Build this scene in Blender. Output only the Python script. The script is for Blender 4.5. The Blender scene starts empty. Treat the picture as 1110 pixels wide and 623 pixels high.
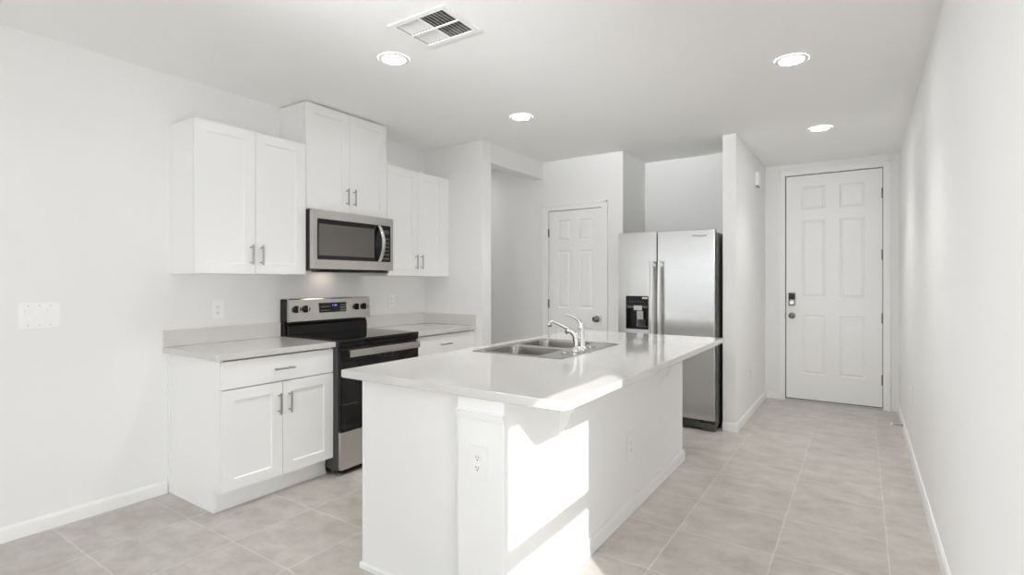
import bpy, bmesh, math, random
from mathutils import Vector, Matrix
random.seed(3)
C = bpy.context.scene
COL = C.collection
PI = math.pi

# ------------------------------------------------------------------ camera, light, exposure
CAM = (3.6264, 0.0, 1.3243)
cd = bpy.data.cameras.new('camera')
cam = bpy.data.objects.new('camera', cd); COL.objects.link(cam)
cam.location = CAM
cam.rotation_euler = (PI / 2, 0, math.radians(33.6851))
cd.sensor_width = 36.0
cd.lens = 568.257 / 1110 * 36.0
cd.shift_y = (304.945 - 311.5) / 1110
cd.clip_start = 0.02
C.camera = cam

WORLD_STRENGTH = 4.35
SUN_STRENGTH = 6.0
CAN_STRENGTH = 54.0
SPOT_WATTS = 51.0
HALL_WATTS = 2.9
BOUNCE_WATTS = 9.2
FRONT_WATTS = 3.6
WALL_BOUNCE_WATTS = 5.2
EXPOSURE = 0.0

w = bpy.data.worlds.new('daylight'); C.world = w; w.use_nodes = True
bg = w.node_tree.nodes['Background']
bg.inputs[0].default_value = (0.94, 0.97, 1.0, 1)
bg.inputs[1].default_value = WORLD_STRENGTH

sd = bpy.data.lights.new('sun', 'SUN'); sun = bpy.data.objects.new('sun', sd); COL.objects.link(sun)
sd.energy = SUN_STRENGTH; sd.angle = math.radians(0.53); sd.color = (1.0, 0.995, 0.985)
SUN_DIR = Vector((-0.632, 0.557, -0.5385)).normalized()
sun.rotation_euler = SUN_DIR.to_track_quat('-Z', 'Y').to_euler()
sun.location = (9, -5, 6)

# added fill lamp behind the camera, thrown up at the white ceiling
al = bpy.data.lights.new('bounce_fill', 'AREA'); alo = bpy.data.objects.new('bounce_fill', al); COL.objects.link(alo)
al.shape = 'RECTANGLE'; al.size = 0.6; al.size_y = 0.6; al.energy = BOUNCE_WATTS; al.color = (0.96, 0.98, 1.0)
alo.location = (2.1, -2.2, 1.95); al.spread = math.radians(27)
alo.rotation_euler = (Vector((2.0, 0.13, 2.545)) - alo.location).to_track_quat('-Z', 'Y').to_euler()
bl = bpy.data.lights.new('wall_bounce_fill', 'AREA'); blo = bpy.data.objects.new('wall_bounce_fill', bl); COL.objects.link(blo)  # added fill lamp behind the camera, aimed at the right wall to brighten it
bl.shape = 'RECTANGLE'; bl.size = 0.9; bl.size_y = 0.9; bl.energy = WALL_BOUNCE_WATTS; bl.color = (0.96, 0.98, 1.0)
blo.location = (0.3, -2.2, 2.0); bl.spread = math.radians(40)
blo.rotation_euler = (Vector((3.94, 1.7, 1.5)) - blo.location).to_track_quat('-Z', 'Y').to_euler()
fl_ = bpy.data.lights.new('front_fill', 'AREA'); flo = bpy.data.objects.new('front_fill', fl_); COL.objects.link(flo)  # added unseen fill lamp, lighting the far walls from the front
fl_.shape = 'RECTANGLE'; fl_.size = 0.8; fl_.size_y = 0.5; fl_.energy = FRONT_WATTS; fl_.color = (0.96, 0.98, 1.0)
flo.location = (3.0, -1.6, 2.15); fl_.spread = math.radians(36)
flo.rotation_euler = (Vector((2.35, 4.9, 1.98)) - flo.location).to_track_quat('-Z', 'Y').to_euler()
# added unseen lamp brightening the hall, round the corner of the stub wall
hl = bpy.data.lights.new('hall_fill', 'AREA'); hlo = bpy.data.objects.new('hall_fill', hl); COL.objects.link(hlo)
hl.shape = 'DISK'; hl.size = 0.15; hl.energy = HALL_WATTS; hlo.location = (-0.3, 4.49, 2.60)

C.view_settings.view_transform = 'Standard'
C.view_settings.look = 'None'
C.view_settings.exposure = EXPOSURE
C.view_settings.gamma = 1.0
C.view_settings.use_curve_mapping = False
C.cycles.max_bounces = 18
C.cycles.diffuse_bounces = 14
C.cycles.glossy_bounces = 6
C.cycles.transparent_max_bounces = 12
C.cycles.caustics_reflective = True
C.cycles.blur_glossy = 0.0
C.cycles.sample_clamp_indirect = 0.0
C.cycles.use_guiding = False
C.cycles.use_surface_guiding = True

# ------------------------------------------------------------------ materials
def mat(name, color, rough=0.5, metal=0.0, spec=0.5, coat=0.0, noise=None, bump=None, aniso=0.0):
    m = bpy.data.materials.new(name); m.use_nodes = True
    nt = m.node_tree; b = nt.nodes['Principled BSDF']
    b.inputs['Base Color'].default_value = (*color, 1)
    b.inputs['Roughness'].default_value = rough
    b.inputs['Metallic'].default_value = metal
    b.inputs['Specular IOR Level'].default_value = spec
    b.inputs['Coat Weight'].default_value = coat
    b.inputs['Coat Roughness'].default_value = 0.05
    b.inputs['Anisotropic'].default_value = aniso
    geo = nt.nodes.new('ShaderNodeTexCoord')
    def nz(scale, stretch=(1, 1, 1), detail=4):
        mp = nt.nodes.new('ShaderNodeMapping'); mp.inputs['Scale'].default_value = stretch
        nt.links.new(geo.outputs['Object'], mp.inputs['Vector'])
        n = nt.nodes.new('ShaderNodeTexNoise'); n.inputs['Scale'].default_value = scale
        n.inputs['Detail'].default_value = detail
        nt.links.new(mp.outputs[0], n.inputs['Vector']); return n
    if noise:
        scale, amt, stretch = noise
        n = nz(scale, stretch)
        mx = nt.nodes.new('ShaderNodeMix'); mx.data_type = 'RGBA'
        mx.inputs['A'].default_value = (*[max(0, c * (1 - amt)) for c in color], 1)
        mx.inputs['B'].default_value = (*[min(1, c * (1 + amt)) for c in color], 1)
        nt.links.new(n.outputs['Fac'], mx.inputs['Factor'])
        nt.links.new(mx.outputs['Result'], b.inputs['Base Color'])
    if bump:
        scale, strength, dist, stretch = bump
        n = nz(scale, stretch)
        bp = nt.nodes.new('ShaderNodeBump'); bp.inputs['Strength'].default_value = strength
        bp.inputs['Distance'].default_value = dist
        nt.links.new(n.outputs['Fac'], bp.inputs['Height'])
        nt.links.new(bp.outputs[0], b.inputs['Normal'])
    return m

def emit(name, color, strength):
    m = bpy.data.materials.new(name); m.use_nodes = True
    b = m.node_tree.nodes['Principled BSDF']
    b.inputs['Base Color'].default_value = (*color, 1)
    b.inputs['Emission Color'].default_value = (*color, 1)
    b.inputs['Emission Strength'].default_value = strength
    return m

U = (1, 1, 1)
M_WALL = mat('wall_paint', (0.855, 0.854, 0.849), 0.7, spec=0.3, noise=(1.2, 0.012, U), bump=(90, 0.08, 0.002, U))
M_CEIL = mat('ceiling_paint', (0.895, 0.894, 0.889), 0.85, spec=0.2, noise=(1.0, 0.01, U), bump=(35, 0.18, 0.004, U))
M_KNEE = mat('knee_wall_paint', (0.90, 0.90, 0.897), 0.6, spec=0.3, noise=(1.2, 0.008, U))
M_TRIM = mat('trim_paint', (0.89, 0.89, 0.886), 0.35, noise=(3, 0.008, U))
M_CAB = mat('cabinet_lacquer', (0.885, 0.885, 0.882), 0.32, noise=(2, 0.008, U))
M_GAP = mat('shadow_gap_rubber', (0.12, 0.12, 0.115), 0.8, noise=(20, 0.05, U))
M_KNOB = mat('knob_nickel', (0.26, 0.25, 0.24), 0.22, metal=1, noise=(60, 0.08, U))
M_NICK = mat('brushed_nickel', (0.40, 0.39, 0.375), 0.28, metal=1, noise=(60, 0.08, U))
M_HINGE = mat('dark_nickel', (0.20, 0.195, 0.185), 0.35, metal=1, noise=(60, 0.08, U))
M_CHROME = mat('chrome', (0.80, 0.80, 0.80), 0.07, metal=1, noise=(10, 0.02, U))
M_STEEL = mat('stainless_steel', (0.60, 0.585, 0.555), 0.26, metal=1, noise=(40, 0.03, (1, 1, 12)), bump=(7, 0.05, 0.01, (1, 1, 0.4)))
M_HANDLE = mat('handle_steel', (0.78, 0.775, 0.76), 0.25, metal=1, noise=(40, 0.02, U))
M_FRIDGE = mat('fridge_steel', (0.62, 0.615, 0.605), 0.20, metal=1, noise=(50, 0.02, (10, 1, 0.6)), bump=(1.2, 0.03, 0.02, (1, 1, 1.6)))
M_SINK = mat('sink_steel', (0.45, 0.435, 0.41), 0.27, metal=1, noise=(30, 0.04, (1, 6, 1)))
M_BLACK = mat('black_enamel', (0.011, 0.0105, 0.0105), 0.25, spec=0.3, noise=(30, 0.1, U))
M_BGLASS = mat('black_glass', (0.009, 0.0085, 0.009), 0.05, spec=0.4, noise=(8, 0.1, U))
M_MWGLASS = mat('microwave_glass', (0.105, 0.095, 0.085), 0.08, coat=0.5, noise=(900, 0.25, U))
M_GREY = mat('grey_enamel', (0.075, 0.075, 0.075), 0.35, noise=(30, 0.05, U))
M_FSIDE = mat('fridge_side_paint', (0.20, 0.20, 0.185), 0.45, noise=(60, 0.05, U))
M_PLAST = mat('white_plastic', (0.91, 0.91, 0.905), 0.35, noise=(10, 0.01, U))
M_SLOT = mat('dark_slot', (0.10, 0.10, 0.10), 0.6, noise=(10, 0.05, U))
M_GREY2 = mat('mid_grey_plastic', (0.35, 0.35, 0.35), 0.5, noise=(10, 0.05, U))
M_KEY = mat('key_print', (0.12, 0.12, 0.12), 0.5, noise=(10, 0.05, U))
M_SILVER = mat('silver_plastic', (0.55, 0.55, 0.54), 0.3, metal=0.6, noise=(10, 0.05, U))
M_TAG = mat('yellow_sticker', (0.72, 0.70, 0.48), 0.5, noise=(60, 0.15, U))
M_QUARTZ = mat('quartz_top', (0.67, 0.655, 0.635), 0.10, coat=0.5, noise=(60, 0.025, U))
M_QUARTZ2 = mat('quartz_kitchen', (0.64, 0.625, 0.60), 0.14, coat=0.3, noise=(60, 0.03, U))
M_DUCT = mat('duct_dark', (0.15, 0.15, 0.15), 0.8, noise=(10, 0.05, U))
M_CAN = emit('can_lens', (0.97, 0.985, 1.0), CAN_STRENGTH)
M_HOOD = emit('hood_lens', (1.0, 0.86, 0.70), 5.0)
M_LCD = emit('clock_digits', (0.50, 0.62, 1.0), 0.4)
M_BUTTON = mat('key_white', (0.45, 0.45, 0.46), 0.4, noise=(10, 0.05, U))

# thin window glass
def glass(name, tint):
    g = bpy.data.materials.new(name); g.use_nodes = True
    nt = g.node_tree; nt.nodes.clear()
    o = nt.nodes.new('ShaderNodeOutputMaterial'); mx = nt.nodes.new('ShaderNodeMixShader')
    t = nt.nodes.new('ShaderNodeBsdfTransparent'); gl = nt.nodes.new('ShaderNodeBsdfGlossy')
    t.inputs[0].default_value = (*tint, 1)
    gl.inputs['Roughness'].default_value = 0.02
    f = nt.nodes.new('ShaderNodeFresnel'); f.inputs[0].default_value = 1.2
    nt.links.new(f.outputs[0], mx.inputs[0]); nt.links.new(t.outputs[0], mx.inputs[1])
    nt.links.new(gl.outputs[0], mx.inputs[2]); nt.links.new(mx.outputs[0], o.inputs[0])
    return g
M_GLASS = glass('window_glass', (1, 1, 1))
M_TINT = glass('tinted_glass', (0.63, 0.63, 0.63))  # tint added to dim the patio doors as mirrored in the fridge

# floor tiles, 46 cm squares, laid on a grid
def floor_material():
    m = bpy.data.materials.new('floor_tile'); m.use_nodes = True
    nt = m.node_tree; b = nt.nodes['Principled BSDF']; L = nt.links.new
    g = nt.nodes.new('ShaderNodeTexCoord')
    mp = nt.nodes.new('ShaderNodeMapping'); mp.inputs['Location'].default_value = (-0.5 + 0.462 * 20, -0.972 + 0.462 * 20, 0)
    L(g.outputs['Object'], mp.inputs['Vector'])
    br = nt.nodes.new('ShaderNodeTexBrick'); br.offset = 0; br.squash = 1
    br.inputs['Scale'].default_value = 1.0
    br.inputs['Brick Width'].default_value = 0.462; br.inputs['Row Height'].default_value = 0.462
    br.inputs['Mortar Size'].default_value = 0.0036; br.inputs['Mortar Smooth'].default_value = 0.1
    br.inputs['Bias'].default_value = 0.0
    br.inputs['Color1'].default_value = (0.485, 0.458, 0.424, 1)
    br.inputs['Color2'].default_value = (0.520, 0.492, 0.456, 1)
    br.inputs['Mortar'].default_value = (0.645, 0.62, 0.585, 1)
    L(mp.outputs[0], br.inputs['Vector'])
    # cloudy stone mottling, different on every tile
    sc = nt.nodes.new('ShaderNodeVectorMath'); sc.operation = 'SCALE'; sc.inputs['Scale'].default_value = 1 / 0.462
    L(mp.outputs[0], sc.inputs[0])
    fl = nt.nodes.new('ShaderNodeVectorMath'); fl.operation = 'FLOOR'; L(sc.outputs[0], fl.inputs[0])
    ml = nt.nodes.new('ShaderNodeVectorMath'); ml.operation = 'MULTIPLY'; ml.inputs[1].default_value = (3.71, 7.13, 0)
    L(fl.outputs[0], ml.inputs[0])
    ad = nt.nodes.new('ShaderNodeVectorMath'); ad.operation = 'ADD'; L(mp.outputs[0], ad.inputs[0]); L(ml.outputs[0], ad.inputs[1])
    n1 = nt.nodes.new('ShaderNodeTexNoise'); n1.inputs['Scale'].default_value = 6.5; n1.inputs['Detail'].default_value = 10
    n1.inputs['Roughness'].default_value = 0.68; n1.inputs['Distortion'].default_value = 0.15
    st = nt.nodes.new('ShaderNodeMapping'); st.inputs['Scale'].default_value = (0.85, 1.1, 1); L(ad.outputs[0], st.inputs['Vector']); L(st.outputs[0], n1.inputs['Vector'])
    r = nt.nodes.new('ShaderNodeValToRGB')
    r.color_ramp.elements[0].position = 0.32; r.color_ramp.elements[0].color = (0.77, 0.758, 0.742, 1)
    r.color_ramp.elements[1].position = 0.68; r.color_ramp.elements[1].color = (1.12, 1.12, 1.12, 1)
    L(n1.outputs['Fac'], r.inputs['Fac'])
    mx = nt.nodes.new('ShaderNodeMix'); mx.data_type = 'RGBA'; mx.blend_type = 'MULTIPLY'; mx.inputs['Factor'].default_value = 1.0
    L(br.outputs['Color'], mx.inputs['A']); L(r.outputs['Color'], mx.inputs['B'])
    L(mx.outputs['Result'], b.inputs['Base Color'])
    rr = nt.nodes.new('ShaderNodeMapRange'); rr.inputs['To Min'].default_value = 0.30; rr.inputs['To Max'].default_value = 0.75
    L(br.outputs['Fac'], rr.inputs['Value']); L(rr.outputs[0], b.inputs['Roughness'])
    b.inputs['Specular IOR Level'].default_value = 0.4
    bp = nt.nodes.new('ShaderNodeBump'); bp.inputs['Strength'].default_value = 0.25; bp.inputs['Distance'].default_value = 0.002; bp.invert = True
    L(br.outputs['Fac'], bp.inputs['Height']); L(bp.outputs[0], b.inputs['Normal'])
    return m
M_FLOOR = floor_material()

# ------------------------------------------------------------------ mesh helpers (all in world coordinates)
class MB:
    def __init__(self): self.bm = bmesh.new()
    def box(self, x0, x1, y0, y1, z0, z1, bev=0.0, seg=2):
        bm = self.bm
        vs = [bm.verts.new((x, y, z)) for x in (x0, x1) for y in (y0, y1) for z in (z0, z1)]
        fs = [bm.faces.new([vs[i] for i in f]) for f in ((0, 1, 3, 2), (4, 6, 7, 5), (0, 4, 5, 1), (2, 3, 7, 6), (0, 2, 6, 4), (1, 5, 7, 3))]
        bmesh.ops.recalc_face_normals(bm, faces=fs)
        if bev > 0:
            es = list({e for f in fs for e in f.edges})
            bmesh.ops.bevel(bm, geom=es, offset=bev, segments=seg, profile=0.5, affect='EDGES')
        return self
    def prism(self, pts, axis, a, b, bev=0.0):
        """polygon pts extruded along an axis from a to b; pts are the other two coordinates in xyz order"""
        bm = self.bm
        def P(p, t):
            return {'x': (t, p[0], p[1]), 'y': (p[0], t, p[1]), 'z': (p[0], p[1], t)}[axis]
        v0 = [bm.verts.new(P(p, a)) for p in pts]; v1 = [bm.verts.new(P(p, b)) for p in pts]
        n = len(pts); fs = [bm.faces.new(v0), bm.faces.new(v1)]
        for i in range(n): fs.append(bm.faces.new((v0[i], v0[(i + 1) % n], v1[(i + 1) % n], v1[i])))
        bmesh.ops.recalc_face_normals(bm, faces=fs)
        if bev > 0:
            es = [e for f in fs[:2] for e in f.edges]
            bmesh.ops.bevel(bm, geom=es, offset=bev, segments=2, profile=0.5, affect='EDGES')
        return self
    def plate(self, outer, holes, axis, a, b):
        """plate with holes: loops of 2-D points, from a to b along axis"""
        bm = self.bm
        def P(p, t):
            return {'x': (t, p[0], p[1]), 'y': (p[0], t, p[1]), 'z': (p[0], p[1], t)}[axis]
        loops = []; edges = []
        for lp in [outer] + holes:
            vs = [bm.verts.new(P(p, b)) for p in lp]
            loops.append(vs)
            edges += [bm.edges.new((vs[i], vs[(i + 1) % len(vs)])) for i in range(len(vs))]
        r = bmesh.ops.triangle_fill(bm, use_beauty=True, use_dissolve=False, edges=edges)
        top = [f for f in r['geom'] if isinstance(f, bmesh.types.BMFace)]
        mp = {}
        for vs in loops:
            for v in vs:
                co = list(v.co); co['xyz'.index(axis)] = a; mp[v] = bm.verts.new(co)
        fs = list(top)
        for f in top: fs.append(bm.faces.new([mp[v] for v in reversed(f.verts)]))
        for vs in loops:
            n = len(vs)
            for i in range(n): fs.append(bm.faces.new((vs[i], vs[(i + 1) % n], mp[vs[(i + 1) % n]], mp[vs[i]])))
        bmesh.ops.recalc_face_normals(bm, faces=fs)
        return self
    def loft(self, loops, cap0=False, cap1=True):
        """rings of equal length of 3-D points joined in order"""
        bm = self.bm
        rs = [[bm.verts.new(p) for p in lp] for lp in loops]; n = len(rs[0])
        for A, B in zip(rs, rs[1:]):
            for i in range(n): bm.faces.new((A[i], A[(i + 1) % n], B[(i + 1) % n], B[i]))
        if cap0: bm.faces.new(list(reversed(rs[0])))
        if cap1: bm.faces.new(rs[-1])
        return self
    def tube(self, pts, radii, n=14, squash=1.0):
        pts = [Vector(p) for p in pts]
        if not isinstance(radii, (list, tuple)): radii = [radii] * len(pts)
        loops = []; up = None
        for i, p in enumerate(pts):
            d = (pts[min(i + 1, len(pts) - 1)] - pts[max(i - 1, 0)]).normalized()
            if up is None:
                up = Vector((0, 0, 1)) if abs(d.z) < 0.9 else Vector((1, 0, 0))
            s = d.cross(up).normalized(); up = s.cross(d).normalized()
            loops.append([p + (s * math.cos(2 * PI * k / n) + up * math.sin(2 * PI * k / n) * squash) * radii[i] for k in range(n)])
        return self.loft(loops, True, True)
    def lathe(self, c, prof, axis='z', n=28):
        """profile of (radius, offset along axis) round a centre"""
        loops = []
        for r, t in prof:
            lp = []
            for k in range(n):
                a, b_ = r * math.cos(2 * PI * k / n), r * math.sin(2 * PI * k / n)
                lp.append({'z': (c[0] + a, c[1] + b_, c[2] + t), 'y': (c[0] + a, c[1] + t, c[2] + b_), 'x': (c[0] + t, c[1] + a, c[2] + b_)}[axis])
            loops.append(lp)
        return self.loft(loops, True, True)
    def shaker(self, x0, x1, y0, y1, z0, z1, stile=0.098, rail=0.092, depth=0.010):
        """recessed-panel door whose face looks to +x"""
        bm = self.bm
        self.box(x0, x1, y0, y1, z0, z1)
        f = max((f for f in bm.faces if f.is_valid and abs(f.normal.x) > .9), key=lambda f: f.calc_center_median().x)
        e = 0.0015
        bmesh.ops.inset_region(bm, faces=[f], thickness=e, depth=0)
        for v in f.verts: pass
        bmesh.ops.inset_region(bm, faces=[f], thickness=stile - e, depth=0)
        if abs(rail - stile) > 1e-6:
            cz = (z0 + z1) / 2
            for v in f.verts: v.co.z += (1 if v.co.z < cz else -1) * (rail - stile)
        bmesh.ops.inset_region(bm, faces=[f], thickness=0.006, depth=-depth)
        return self
    def build(self, name, m, parent=None, smooth=True, kind=None, label=None):
        me = bpy.data.meshes.new(name)
        bmesh.ops.recalc_face_normals(self.bm, faces=self.bm.faces)
        org = ORG.get(parent.name, (0, 0, 0)) if parent else (0, 0, 0)
        if parent is None and name in PIVOT: org = PIVOT[name]
        bmesh.ops.translate(self.bm, verts=self.bm.verts, vec=(-org[0], -org[1], -org[2]))
        self.bm.to_mesh(me); self.bm.free()
        me.materials.append(m)
        if smooth:
            for p in me.polygons: p.use_smooth = True
            try: me.set_sharp_from_angle(angle=math.radians(32))
            except Exception: pass
        o = bpy.data.objects.new(name, me); COL.objects.link(o)
        if smooth:
            wn_ = o.modifiers.new('weighted_normals', 'WEIGHTED_NORMAL'); wn_.keep_sharp = True; wn_.weight = 100
        if parent: o.parent = parent
        else: o.location = org
        ORG[o.name] = org
        if kind: o['kind'] = kind
        if label: o['label'] = label
        return o
ORG = {}; PIVOT = {}

def thing(name, label, cat, loc, group=None):
    o = bpy.data.objects.new(name, None); COL.objects.link(o)
    o.location = loc; o.empty_display_size = 0.1
    ORG[o.name] = tuple(loc)
    o['label'] = label; o['category'] = cat
    if group: o['group'] = group
    return o

def tag(o, label, cat, group=None):
    o['label'] = label; o['category'] = cat
    if group: o['group'] = group
    return o

def struct(name, mb, m, label, cat, parent=None):
    o = mb.build(name, m, parent, kind='structure')
    if parent is None: o['label'] = label; o['category'] = cat
    return o

def rrect(x0, x1, y0, y1, r, n=5):
    pts = []
    for cx, cy, a0 in ((x1 - r, y1 - r, 0), (x0 + r, y1 - r, PI / 2), (x0 + r, y0 + r, PI), (x1 - r, y0 + r, 1.5 * PI)):
        for k in range(n + 1):
            a = a0 + PI / 2 * k / n
            pts.append((cx + r * math.cos(a), cy + r * math.sin(a)))
    return pts

def arc(p0, p1, p2, n=10):
    """quadratic curve"""
    out = []
    for k in range(n + 1):
        t = k / n
        out.append(tuple((1 - t) ** 2 * a + 2 * t * (1 - t) * b + t * t * c for a, b, c in zip(p0, p1, p2)))
    return out

# ------------------------------------------------------------------ the room
ZC = 2.6266        # ceiling
XR = 3.944         # right wall
YE = 6.593         # entry wall
YB = -3.6          # wall behind the camera
YK = 3.865         # kitchen end wall
YP = 4.97          # pantry wall
T = 0.12

struct('floor', MB().box(-2.8, XR + T, YB - T, YE + 0.3, -0.1, 0.0), M_FLOOR, 'pale grey-beige square tiled floor', 'floor')
VX0, VX1, VY0_, VY1_ = 1.615, 1.990, 1.870, 2.175
_c = MB(); _c.plate([(-2.8, YB - T), (XR + T, YB - T), (XR + T, YE + .3), (-2.8, YE + .3)], [[(VX0 + .022, VY0_ + .02), (VX1 - .022, VY0_ + .02), (VX1 - .022, VY1_ - .02), (VX0 + .022, VY1_ - .02)]], 'z', ZC + .12, ZC)
struct('ceiling', _c, M_CEIL, 'flat white ceiling with recessed lights', 'ceiling')

M_GROUND = mat('patio_concrete', (0.42, 0.415, 0.40), 0.9, noise=(2, 0.1, U))
struct('ground', MB().box(-40, 45, -45, YB - T - .001, -0.3, -0.1), M_GROUND, 'pale concrete patio outside', 'ground')
struct('wall_left', MB().box(-T, 0, -0.3, YK, 0, ZC), M_WALL, 'white wall on the left behind the white cabinets', 'wall')
# right wall with the window that lets the sun in
VY0, VY1 = -3.2, -1.35
WY0, WY1, WZ0, WZ1 = 0.266, 1.068, 0.35, 2.09
m = MB()
m.box(XR, XR + T, YB - T, VY0, 0, ZC); m.box(XR, XR + T, VY1, WY0, 0, ZC)
m.box(XR, XR + T, VY0, VY1, 0, WZ0); m.box(XR, XR + T, VY0, VY1, WZ1, ZC); m.box(XR, XR + T, WY1, YE + 0.3, 0, ZC)
m.box(XR, XR + T, WY0, WY1, 0, WZ0); m.box(XR, XR + T, WY0, WY1, WZ1, ZC)
struct('wall_right', m, M_WALL, 'long bare white wall running along the right', 'wall')
XL = -2.6
LY0, LY1 = -3.3, -0.55
m = MB(); m.box(XL - T, XL, YB - T, LY0, 0, ZC); m.box(XL - T, XL, LY1, -0.3, 0, ZC); m.box(XL - T, XL, LY0, LY1, 2.30, ZC)
struct('wall_living', m, M_WALL, 'white side wall of the living area behind the camera', 'wall')
struct('wall_return', MB().box(XL - T, -T, -0.3, -0.3 + T, 0, ZC), M_WALL, 'white return wall of the living area behind the camera', 'wall')
m = MB()
BX0, BX1, BZ1 = -2.3, 3.2, 2.30
m.box(XL, BX0, YB - T, YB, 0, ZC); m.box(BX1, XR, YB - T, YB, 0, ZC); m.box(BX0, BX1, YB - T, YB, BZ1, ZC)
struct('wall_back', m, M_WALL, 'white wall round the patio doors', 'wall')
# end wall of the kitchen run, then the hall opening under its header
XH = 0.722
struct('wall_kitchen', MB().box(-1.8, XH, YK, 4.003, 0, ZC, 0.004), M_WALL, 'white stub wall ending the cabinet run beside the hall opening', 'wall')
struct('wall_header', MB().box(0.60, XH, 4.004, YP - 0.001, 2.442, ZC), M_WALL, 'white header over the hall opening', 'wall')
struct('wall_hall', MB().box(-1.8, -1.68, 4.004, YP, 0, ZC), M_WALL, 'white end wall deep inside the hall', 'wall')
# pantry wall with its door recess
PX0, PX1, PZ1 = 0.790, 1.418, 2.086
AX = 1.645
m = MB()
m.box(-1.8, PX0, YP, YP + T, 0, ZC); m.box(PX1, AX, YP, YP + T, 0, ZC); m.box(PX0, PX1, YP, YP + T, PZ1, ZC)
m.box(PX0 - .02, PX1 + .02, YP + .075, YP + T, 0, PZ1 + .02)
struct('wall_pantry', m, M_WALL, 'white wall holding the narrow panelled pantry door', 'wall')
struct('wall_alcove_left', MB().box(AX - T, AX, YP + T, 5.615, 0, ZC), M_WALL, 'left side wall of the refrigerator alcove', 'wall')
struct('wall_alcove_back', MB().box(AX - T, 2.597, 5.615, 5.72, 0, ZC), M_WALL, 'shaded back wall above the refrigerator', 'wall')
WX0, WX1, WYF = 2.597, 2.71, 4.93
struct('wall_entry_left', MB().box(WX0, WX1, WYF, YE, 0, ZC, 0.004), M_WALL, 'white wing wall between refrigerator and entry passage', 'wall')
# entry wall with its door recess
EX0, EX1, EZ1 = 2.914, 3.812, 2.502
m = MB()
m.box(WX0, EX0, YE, YE + T, 0, ZC); m.box(EX1, XR, YE, YE + T, 0, ZC); m.box(EX0, EX1, YE, YE + T, EZ1, ZC)
m.box(EX0 - .02, EX1 + .02, YE + .085, YE + T, 0, EZ1 + .02)
struct('wall_entry', m, M_WALL, 'white wall at the far end holding the tall entry door', 'wall')

# baseboards
def bb_prof(s=1): return [(0, 0), (0.014 * s, 0), (0.014 * s, 0.058), (0.010 * s, 0.068), (0.006 * s, 0.078), (0, 0.078)]
def baseboard(name, label, axis, a, b, face, s):
    m = MB()
    pts = [(face + p[0] * s, p[1]) for p in bb_prof()]
    m.prism(pts, 'y' if axis == 'y' else 'x', a, b)
    struct(name, m, M_TRIM, label, 'baseboard')
baseboard('baseboard_left', 'white baseboard along the left wall up to the base cabinet', 'y', -0.3, 1.532, 0.0005, 1)
baseboard('baseboard_right', 'white baseboard along the right wall', 'y', YB, YE - 0.001, XR - 0.0005, -1)
baseboard('baseboard_entry_left', 'white baseboard along the wing wall in the entry passage', 'y', WYF - 0.014, YE - 0.001, WX1 + 0.0005, 1)
baseboard('baseboard_wing', 'short white baseboard on the wing wall end beside the refrigerator', 'x', WX0, WX1 + 0.014, WYF - 0.0005, -1)
baseboard('baseboard_entry', 'short white baseboard left of the entry door', 'x', WX1 + 0.016, 2.85, YE - 0.0005, -1)
baseboard('baseboard_pantry', 'white baseboard right of the pantry door', 'x', 1.50, AX, YP - 0.0005, -1)
baseboard('baseboard_hall', 'white baseboard inside the hall', 'x', -1.67, 0.71, YP - 0.0005, -1)
baseboard('baseboard_kitchen', 'white baseboard on the end of the stub wall', 'y', 3.90, 4.003, XH + 0.0005, 1)

# ------------------------------------------------------------------ windows (they let the daylight in)
wn = MB()
fw_ = 0.0
xg = XR + 0.06
for (y0, y1, z0, z1) in ((WY0 - .03, WY0, WZ0 - .03, WZ1 + .03), (WY1, WY1 + .03, WZ0 - .03, WZ1 + .03), (WY0, WY1, WZ0 - .03, WZ0), (WY0, WY1, WZ1, WZ1 + .03)):
    wn.box(xg + .062, xg + .075, y0, y1, z0, z1)
W1 = struct('window_1', wn, M_TRIM, 'white framed window in the right wall beside the camera', 'window')
struct('meeting_rail', MB().box(xg - .012, xg + .02, WY0, WY1, 1.501, 1.563), M_TRIM, '', '', W1)
struct('sill', MB().box(XR - .03, XR - .001, WY0 - .04, WY1 + .04, WZ0 - .03, WZ0 - .002), M_TRIM, '', '', W1)
struct('glass_pane', MB().box(xg, xg + .004, WY0, WY1, WZ0, 1.501), M_GLASS, '', '', W1)
struct('glass_pane', MB().box(xg, xg + .004, WY0, WY1, 1.563, WZ1), M_GLASS, '', '', W1)

wn = MB()
for (y0, y1, z0, z1) in ((VY0 - .03, VY0, WZ0 - .03, WZ1 + .03), (VY1, VY1 + .03, WZ0 - .03, WZ1 + .03), (VY0, VY1, WZ0 - .03, WZ0), (VY0, VY1, WZ1, WZ1 + .03)):
    wn.box(xg + .062, xg + .075, y0, y1, z0, z1)
W3 = struct('added_window_3', wn, M_TRIM, 'added white framed wide window, unseen in the right wall behind the camera', 'window')  # unseen window added to bring in more side light
struct('meeting_rail', MB().box(xg - .012, xg + .02, VY0, VY1, 1.501, 1.563), M_TRIM, '', '', W3)
struct('mullion', MB().box(xg - .012, xg + .02, (VY0 + VY1) / 2 - .03, (VY0 + VY1) / 2 + .03, WZ0, 1.501), M_TRIM, '', '', W3)
struct('glass_pane', MB().box(xg, xg + .004, VY0, VY1, 1.563, WZ1), M_GLASS, '', '', W3)
for a, b in ((VY0, (VY0 + VY1) / 2 - .03), ((VY0 + VY1) / 2 + .03, VY1)):
    struct('glass_pane', MB().box(xg, xg + .004, a, b, WZ0, 1.501), M_GLASS, '', '', W3)

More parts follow.
